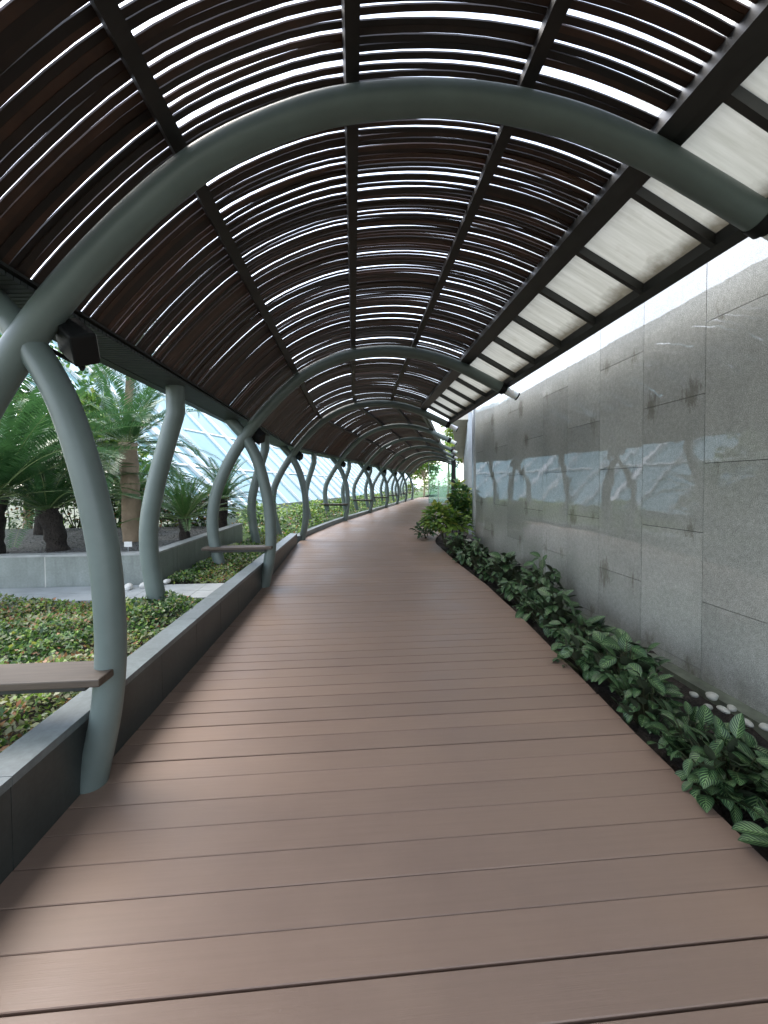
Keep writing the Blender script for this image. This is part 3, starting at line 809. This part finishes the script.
# cycads / palms
def frond(mb, base, az, el, ln, droop, nleaf, lw, ll, rng, m=0, mr=1, vee=.5):
    p = Vector(base); out = Vector((math.cos(az), math.sin(az), 0)); e = el; n = 14; st = ln/n; pts = [p.copy()]; dirs = []
    for i in range(n):
        dv = out*math.cos(e)+Vector((0, 0, 1))*math.sin(e); p = p+dv*st; pts.append(p.copy()); dirs.append(dv); e -= droop/n*(.5+i/n)
    dirs.append(dirs[-1])
    mb.tube(pts, [max(.002, .009*(1-i/n)) for i in range(n+1)], 4, mr, False)
    side = Vector((-out.y, out.x, 0))
    for i in range(nleaf):
        f = .1+.9*(i+.5)/nleaf; q = f*n; k = min(int(q), n-1); pp = pts[k].lerp(pts[k+1], q-k); dv = dirs[k]
        up = side.cross(dv)*-1
        if up.z < 0: up = -up
        l_ = ll*(math.sin(math.pi*(f*.86+.1))**.6)*rng.uniform(.9, 1.1)
        for sg in (-1, 1):
            d2 = (side*sg*math.cos(.6)+dv*math.sin(.6+.3*f)+up*vee*.5+Vector((rng.uniform(-.05, .05), rng.uniform(-.05, .05), rng.uniform(-.06, .06)))).normalized()
            w = d2.cross(up).normalized()*lw*.5; t = pp+d2*l_-Vector((0, 0, l_*.12))
            mb.quad(pp-w*.5, pp+d2*l_*.45-w, t, pp+d2*l_*.45+w, m)
def rough_trunk(mb, pts, radii, rng, n=14, amp=.12):
    P = catmull(pts, 6); rr = [lerpt([(i/(len(radii)-1), r) for i, r in enumerate(radii)], j/(len(P)-1))*(1+amp*rng.uniform(-1, 1)) for j in range(len(P))]
    b = len(mb.v); mb.tube(P, rr, n)
    for i in range(b, len(mb.v)):
        v = Vector(mb.v[i]); mb.v[i] = tuple(v+Vector((rng.gauss(0, 1), rng.gauss(0, 1), 0))*amp*radii[0]*.25)
def cycad(loc, trunk_h, lean, tr, nf, ln, seed, label, el=(5, 75), m=('frond', 'rachis'), droop=1.0, name='cycad', bark='bark_dark', cat='cycad', group=None, ll=.19, lw=.016, nleaf=46, azs=None):
    rng = random.Random(seed); r_ = empty(name, loc, label, cat, group)
    top = Vector((lean[0], lean[1], trunk_h)); d = MB()
    rough_trunk(d, [(0, 0, -.05), (lean[0]*.35, lean[1]*.35, trunk_h*.5), top], [tr, tr*.9, tr*.95], rng); d.build('trunk', M[bark], r_, True)
    c = MB(); ga = 2.39996
    for i in range(nf):
        az = i*ga+rng.uniform(-.2, .2); f = (i+.5)/nf; e = rad(el[1]+(el[0]-el[1])*f+rng.uniform(-8, 8))
        frond(c, top+Vector((0, 0, -.02)), az, e, ln*rng.uniform(.85, 1.1)*(1-.2*(1-f)), droop*rng.uniform(.8, 1.25), nleaf, lw, ll, rng)
    c.build('crown', [M[m[0]], M[m[1]]], r_); return r_
cycad((-4.7, 5.42, .63), .75, (.15, -.1), .13, 46, 2.5, 1, 'big cycad at the left edge with long arching fronds', (14, 72), droop=.9, ll=.3, lw=.026, nleaf=54, m=('frond', 'rachis'))
cycad((-4.05, 5.65, .63), .55, (-.12, 0), .13, 32, 1.5, 2, 'dark cycad with a leaning trunk behind the nearest arch leg', (16, 65), droop=1.0, ll=.2)
cycad((-2.75, 6.55, .63), .34, (0, 0), .085, 34, 1.1, 3, 'small round cycad beside the nearest single post', (8, 85), m=('frond2', 'rachis'), droop=.7, ll=.14, lw=.013, nleaf=40)
cycad((-2.72, 8.3, .63), .6, (.02, 0), .10, 32, 1.25, 4, 'cycad behind the second arch legs', (5, 80), m=('frond', 'rachis'), droop=.9, ll=.16, nleaf=40)
cycad((-4.3, 7.9, .63), .75, (.05, 0), .12, 28, 1.3, 5, 'mid height cycad in the raised planter behind the tan palm trunk', (0, 75), m=('frond2', 'rachis'), ll=.2)
cycad((-5.7, 7.6, .63), 1.5, (.1, 0), .13, 30, 1.6, 6, 'taller cycad at the back of the raised planter by the left edge', (-5, 70), m=('frond2', 'rachis'), ll=.24, lw=.02)
cycad((-3.5, 6.45, .63), 1.55, (-.1, .1), .15, 26, 1.7, 7, 'palm with a thick tan trunk and arching fronds in the raised planter', (-10, 75), m=('frond', 'rachis'), droop=1.3, name='palm_tree', bark='bark_tan', cat='palm tree', ll=.26, lw=.018, nleaf=60)
cycad((-5.2, 9.2, .4), 4.2, (.3, 0), .09, 22, 2.0, 8, 'slender palm with a thin trunk in front of the glass roof', (-50, 60), m=('frond', 'rachis'), droop=1.6, name='palm_tree', bark='bark_tan', cat='palm tree', ll=.34, lw=.018, nleaf=60)
for i, (px, py, h, lb) in enumerate([(-3.4, 8.95, .8, 'dark green shrub at the back of the raised planter, nearest the walkway'), (-4.6, 9.0, 1.1, 'dense shrub behind the tan palm trunk'), (-6.0, 8.9, 1.3, 'large leafy shrub behind the leaning cycad'), (-7.6, 8.3, 1.5, 'large leafy shrub behind the left edge cycad'), (-8.3, 6.6, 1.5, 'leafy shrub at the far left end of the raised planter')]):
    shrub('planter_shrub', (px, py, .5), (.85, .6, h), 700, .13, ['leaf_dark', 'leaf_mid', 'leaf_lime', 'leaf_orange'], [4, 4, 2, 1 if i < 2 else 0], 70+i, lb, 'shrubs behind the raised planter', .5)
rng = random.Random(77); hd = MB(); hs_ = MB()
for i in range(9000):
    px = rng.uniform(-14, -3.3); top = 1.35 if px > -5.6 else 2.1
    q = Vector((px, 9.15+rng.uniform(-.3, .3), .25+(top-.25+.18*math.sin(px*2.3)+.1*math.sin(px*5.1))*rng.random()**.6))
    dv = rnd_dir(-30, 70, rng); l_ = rng.uniform(.08, .15); sd = dv.cross(Vector((rng.gauss(0, .6), rng.gauss(0, .6), 1))).normalized()*l_*.28
    hd.quad(q, q+dv*l_*.5-sd, q+dv*l_, q+dv*l_*.5+sd, rng.choice([0, 0, 0, 1, 1, 2, 3]))
for i in range(28): hs_.tube([(-3.5-i*.37, 9.15, .1), (-3.45-i*.37, 9.12, .7), (-3.55-i*.37, 9.2, 1.1)], [.018, .014, .006], 6)
hr = empty('hedge', (0, 0, 0), 'long dark leafy hedge along the back of the raised planter', 'hedge')
hd.build('foliage', [M[q] for q in ('leaf_dark', 'leaf_mid', 'leaf_lime', 'leaf_orange')], hr); hs_.build('stem', M['stem'], hr)
# plant marker by the palm
d = MB(); d.box(-.05, .05, -.004, .004, .06, .13); 
r_ = empty('plant_marker', (-3.02, 5.45, .63), 'small white plant marker standing in the gravel', 'sign'); d.build('plate', M['marker'], r_)
d = MB(); d.box(-.006, .006, -.003, .003, -.02, .059); d.build('stake', M['alu'], r_)
for i, (px, py, lb) in enumerate([(-2.62, 4.72, 'white rock at the planter corner on the path'), (-2.48, 4.78, 'small pale rock beside the planter corner'), (-2.3, 4.95, 'pale rock at the edge of the second flower bed')]):
    stone('rock', (px, py, .33), (.06-.012*i, .05, .045-.008*i), 90+i, M['stone_white'], lb, 'rock', 'pale rocks by the raised planter')

# trees (trunk + limbs + leafy crown)
def tree(loc, h, cr, nl, ls, mats, wts, seed, label, group='trees beyond the walkway', tr=.12):
    rng = random.Random(seed); r_ = empty('tree', loc, label, 'tree', group); t = MB(); c = MB(); idx = [i for i, w in enumerate(wts) for _ in range(w)]
    t.tube(catmull([(0, 0, -.3), (.1, 0, h*.3), (-.05, .1, h*.7)], 5), [tr]*4+[tr*.8]*4+[tr*.55]*3, 9)
    cl = []
    for i in range(13):
        dv = rnd_dir(-20, 80, rng); q = Vector((dv.x*cr*.7, dv.y*cr*.7, h*.68+dv.z*h*.32)); cl.append((q, cr*rng.uniform(.25, .42)))
        a = Vector((0, 0, h*rng.uniform(.35, .6))); t.tube(catmull([a, a.lerp(q, .5)+Vector((0, 0, .1)), q], 3), [tr*.4]*3+[tr*.25]*3+[tr*.1], 6)
    for i in range(nl):
        q, k_ = rng.choice(cl); dv = rnd_dir(-70, 89, rng); p = q+dv*k_*rng.uniform(.5, 1.05)
        d2 = (dv+Vector((rng.gauss(0, .5), rng.gauss(0, .5), rng.gauss(0, .5)))).normalized(); l_ = ls*rng.uniform(.7, 1.3)
        sd = d2.cross(Vector((rng.gauss(0, 1), rng.gauss(0, 1), 1))).normalized()*l_*.3
        c.quad(p, p+d2*l_*.5-sd, p+d2*l_, p+d2*l_*.5+sd, rng.choice(idx))
    t.build('trunk', M['bark_tan'], r_, True); c.build('crown', [M[m] for m in mats], r_); return r_
LM = ['leaf_lime', 'leaf_mid', 'leaf_yellow']
tree((-8.2, 7.6, 0), 4.6, 1.7, 3200, .16, LM, [3, 4, 2], 1, 'yellow green tree behind the left edge cycads')
tree((-6.8, 10.6, 0), 3.4, 1.5, 2600, .15, LM, [2, 4, 1], 2, 'bushy green tree between the palms and the glass roof')
tree((-9.6, 12.2, 0), 6.0, 2.2, 3000, .18, ['leaf_mid', 'leaf_dark', 'leaf_lime'], [4, 2, 2], 3, 'taller dark green tree farther behind the palms')
tree((-6.2, 9.6, 0), 2.6, 1.4, 3200, .15, LM, [3, 5, 1], 11, 'low dense tree right behind the raised planter, left of the glass')
tree((-12.5, 9.0, 0), 7.0, 2.8, 4200, .2, ['leaf_mid', 'leaf_dark', 'leaf_lime'], [4, 2, 3], 12, 'broad tall tree at the far left above the cycads')
tree((-10.5, 4.2, 0), 5.0, 2.0, 2600, .18, LM, [3, 4, 1], 4, 'leafy tree far left beside the path end')
ex = W(46, 0, 0)
for i, (s, u, h, lb) in enumerate([(45, -1.5, 4.2, 'sunlit yellow green tree at the far end of the walkway, left one'), (47, 1.2, 8.0, 'sunlit tree closing the far end of the walkway, centre'), (44, 4.0, 9.0, 'green tree behind the glass screen at the far end'), (37, 3.3, 5.5, 'leafy tree past the end of the glazed facade, right of the dark column'), (52, -4, 6, 'bigger tree behind the far end of the deck')]):
    tree(W(s, u, .1), h, 1.9, 2200, .3, ['leaf_yellow', 'leaf_lime', 'leaf_mid'], [3, 3, 2], 30+i, lb)

for i, (s, u, h, lb) in enumerate([(39.5, -2.4, 1.3, 'yellow green bush left of the far deck end'), (41, -.6, 1.9, 'sunlit yellow green bush at the middle of the far deck end'), (41.5, 1.6, 2.2, 'yellow green bush at the far deck end behind the glass screen')]):
    shrub('end_shrub', W(s, u, dk(s)), (1.3, 1.0, h), 700, .2, ['leaf_yellow', 'leaf_lime', 'leaf_mid'], [3, 3, 2], 110+i, lb, 'bushes closing the far end')
# ------------------------------------------------------------------ sloping greenhouse glass on the left
gh = empty('greenhouse', (-4.2, 9.5, 0), 'long sloping greenhouse roof of pale blue glass with white bars', 'greenhouse')
def gp_(t, h):  # t along, h up the slope
    if t < 7.5: bx, by, th = -4.2, 9.5+t, 0.
    else: bx, by, th = -4.2+math.sin(HEAD)*(t-7.5), 17+math.cos(HEAD)*(t-7.5), HEAD
    return Vector((bx-h*math.cos(th), by+h*math.sin(th), .6+h))
def gb(mb, name, m): 
    o = mb.build(name, m, gh); o.location = (4.2, -9.5, 0); return o
HT = 8.5
d = MB(); ts = [0, 7.5-.0001, 7.5, 84]
ts = [0, 3.7, 7.49]+[7.5+1.5*i for i in range(52)]
for a, b in zip(ts, ts[1:]):
    d.quad(gp_(a, 0), gp_(b, 0), gp_(b, HT), gp_(a, HT))
gb(d, 'glass', M['roofglass'])
nrm = Vector((.5, 0, .5)).normalized()
rt = [0, 1.55, 3.1, 4.7, 6.1, 7.4]+[9.0+1.6*i for i in range(40)]
for i, t in enumerate(rt):
    w = .13 if i == 3 else (.07 if i % 4 == 3 else .026); d = MB(); a, b = gp_(t, -.05), gp_(t, HT)
    sd = (gp_(t+.01, 0)-gp_(t, 0)).normalized()*w; n_ = Vector((.7, 0, .7))
    lo = [a-sd+n_*.003, a+sd+n_*.003, b+sd+n_*.003, b-sd+n_*.003]; d.hexa(lo+[q+n_*.1 for q in lo]); gb(d, 'rafter', M['white_steel'])
for h in (1.6, 3.4, 5.2, 7.0):
    d = MB()
    for a, b in ((0, 7.4), (7.5, 70)):
        n_ = Vector((.7, 0, .7)); p, q = gp_(a, h), gp_(b, h); up = Vector((-.7, 0, .7))*.035
        lo = [p-up+n_*.004, p+up+n_*.004, q+up+n_*.004, q-up+n_*.004]; d.hexa(lo+[v+n_*.05 for v in lo])
    gb(d, 'glazing_rail', M['white_steel'])
d = MB()
for a, b in ((0, 7.48), (7.5, 70)):
    p, q = gp_(a, 0), gp_(b, 0); d.hexa([(p.x-.15, p.y, -.3), (p.x+.1, p.y, -.3), (q.x+.1, q.y, -.3), (q.x-.15, q.y, -.3), (p.x-.15, p.y, .62), (p.x+.1, p.y, .62), (q.x+.1, q.y, .62), (q.x-.15, q.y, .62)])
gb(d, 'base_wall', M['tile'])

# ------------------------------------------------------------------ right: glazed facade past the corner, glass screen at the end
fa = empty('glass_facade', W(12, 2.9, 0), 'tall glazed facade with dark mullions past the end of the granite wall', 'facade')
fx, fy, _ = W(12, 2.9, 0)
def fb(mb, name, m):
    o = mb.build(name, m, fa); o.location = (-fx, -fy, 0); return o
for a in srange(11.5, 29.5, 1.5)[:-1]:
    d = MB(); d.hexa([W(a+.03, 2.9, .1), W(a+.03, 2.92, .1), W(a+1.42, 2.92, .1), W(a+1.42, 2.9, .1), W(a+.03, 2.9, 3.49), W(a+.03, 2.92, 3.49), W(a+1.42, 2.92, 3.49), W(a+1.42, 2.9, 3.49)]); fb(d, 'glass_pane', M['glass'])
    d = MB(); d.hexa([W(a-.03, 2.84, .1), W(a-.03, 2.98, .1), W(a+.028, 2.98, .1), W(a+.028, 2.84, .1), W(a-.03, 2.84, 3.49), W(a-.03, 2.98, 3.49), W(a+.028, 2.98, 3.49), W(a+.028, 2.84, 3.49)]); fb(d, 'mullion', M['alu'])
d = MB(); d.hexa([W(12.7, 2.35, 3.5), W(12.7, 6, 3.5), W(31, 6, 3.5), W(31, 2.35, 3.5), W(12.7, 2.35, 4.3), W(12.7, 6, 4.3), W(31, 6, 4.3), W(31, 2.35, 4.3)]); fb(d, 'overhang', M['beige'])
d = MB(); d.hexa([W(11, 4.6, 0), W(11, 4.7, 0), W(30, 4.7, 0), W(30, 4.6, 0), W(11, 4.6, 3.49), W(11, 4.7, 3.49), W(30, 4.7, 3.49), W(30, 4.6, 3.49)]); fb(d, 'inner_wall', M['beige'])
gs = empty('glass_screen', W(26, .9, dk(26)), 'green tinted glass screen with steel posts across the right of the far deck', 'screen', None, -HEAD)
for k in range(3):
    d = MB(); d.box(-.3+k*.62, .28+k*.62, -.01, .01, .03, 2.55); d.build('glass_pane', M['screen'], gs)
for k in range(4):
    d = MB(); d.box(-.335+k*.62, -.305+k*.62, -.04, .04, 0, 2.65); d.build('post', M['alu'], gs)
d = MB(); d.box(-.335, 1.56, -.03, .03, 2.651, 2.70); d.build('top_rail', M['alu'], gs)
d = MB(); d.box(-.14, .14, -.14, .14, 0, 3.6); d.box(-.17, .17, -.17, .17, 0.001, .1)
cl = d.build('column', M['dark_steel'], None, False, W(25.2, 2.2, dk(25)), -HEAD); tag(cl, 'dark square column standing right of the glass screen', 'column')

# ------------------------------------------------------------------ light, sky, camera
w = bpy.data.worlds.new('World'); S.world = w; w.use_nodes = True
nt = w.node_tree; bg = nt.nodes['Background']
sky = nt.nodes.new('ShaderNodeTexSky'); sky.sky_type = 'NISHITA'; sky.sun_disc = False
SE, SR = rad(58), rad(-60)
sky.sun_elevation = SE; sky.sun_rotation = SR; sky.air_density = 1.0; sky.dust_density = 1.0; sky.ozone_density = 1.0
hs = nt.nodes.new('ShaderNodeHueSaturation'); hs.inputs['Saturation'].default_value = .5
nt.links.new(sky.outputs[0], hs.inputs['Color']); nt.links.new(hs.outputs[0], bg.inputs[0]); bg.inputs[1].default_value = .15
sun = bpy.data.lights.new('sun', 'SUN'); sun.energy = .8; sun.angle = rad(40); sun.color = (1, .93, .82)
so = bpy.data.objects.new('sun', sun); COL.objects.link(so)
dv = Vector((math.sin(SR)*math.cos(SE), math.cos(SR)*math.cos(SE), math.sin(SE)))
so.rotation_euler = (-dv).to_track_quat('-Z', 'Y').to_euler(); so.location = dv*30

cam = bpy.data.cameras.new('camera'); co = bpy.data.objects.new('camera', cam); COL.objects.link(co); S.camera = co
F = 390.; yaw, pt, rl = rad(4.4), rad(1.5), rad(.35)
fw = Vector((math.sin(yaw)*math.cos(pt), math.cos(yaw)*math.cos(pt), -math.sin(pt)))
rt_ = Vector((math.cos(yaw), -math.sin(yaw), 0)); up = rt_.cross(fw)
r2 = rt_*math.cos(rl)-up*math.sin(rl); u2 = up*math.cos(rl)+rt_*math.sin(rl)
mt = Matrix((r2, u2, -fw)).transposed().to_4x4(); mt.translation = (0, 0, 1.5); co.matrix_world = mt
cam.sensor_fit = 'VERTICAL'; cam.sensor_height = 36; cam.sensor_width = 36; cam.lens = F*36/1024
cam.shift_y = -17/1024; cam.clip_start = .05; cam.clip_end = 2000
S.render.resolution_x = 768; S.render.resolution_y = 1024
S.view_settings.view_transform = 'Standard'; S.view_settings.look = 'None'; S.view_settings.gamma = 1; S.view_settings.exposure = 2.45
S.cycles.use_denoising = True; S.cycles.max_bounces = 10; S.cycles.diffuse_bounces = 5; S.cycles.transparent_max_bounces = 12
S.cycles.sample_clamp_indirect = 8
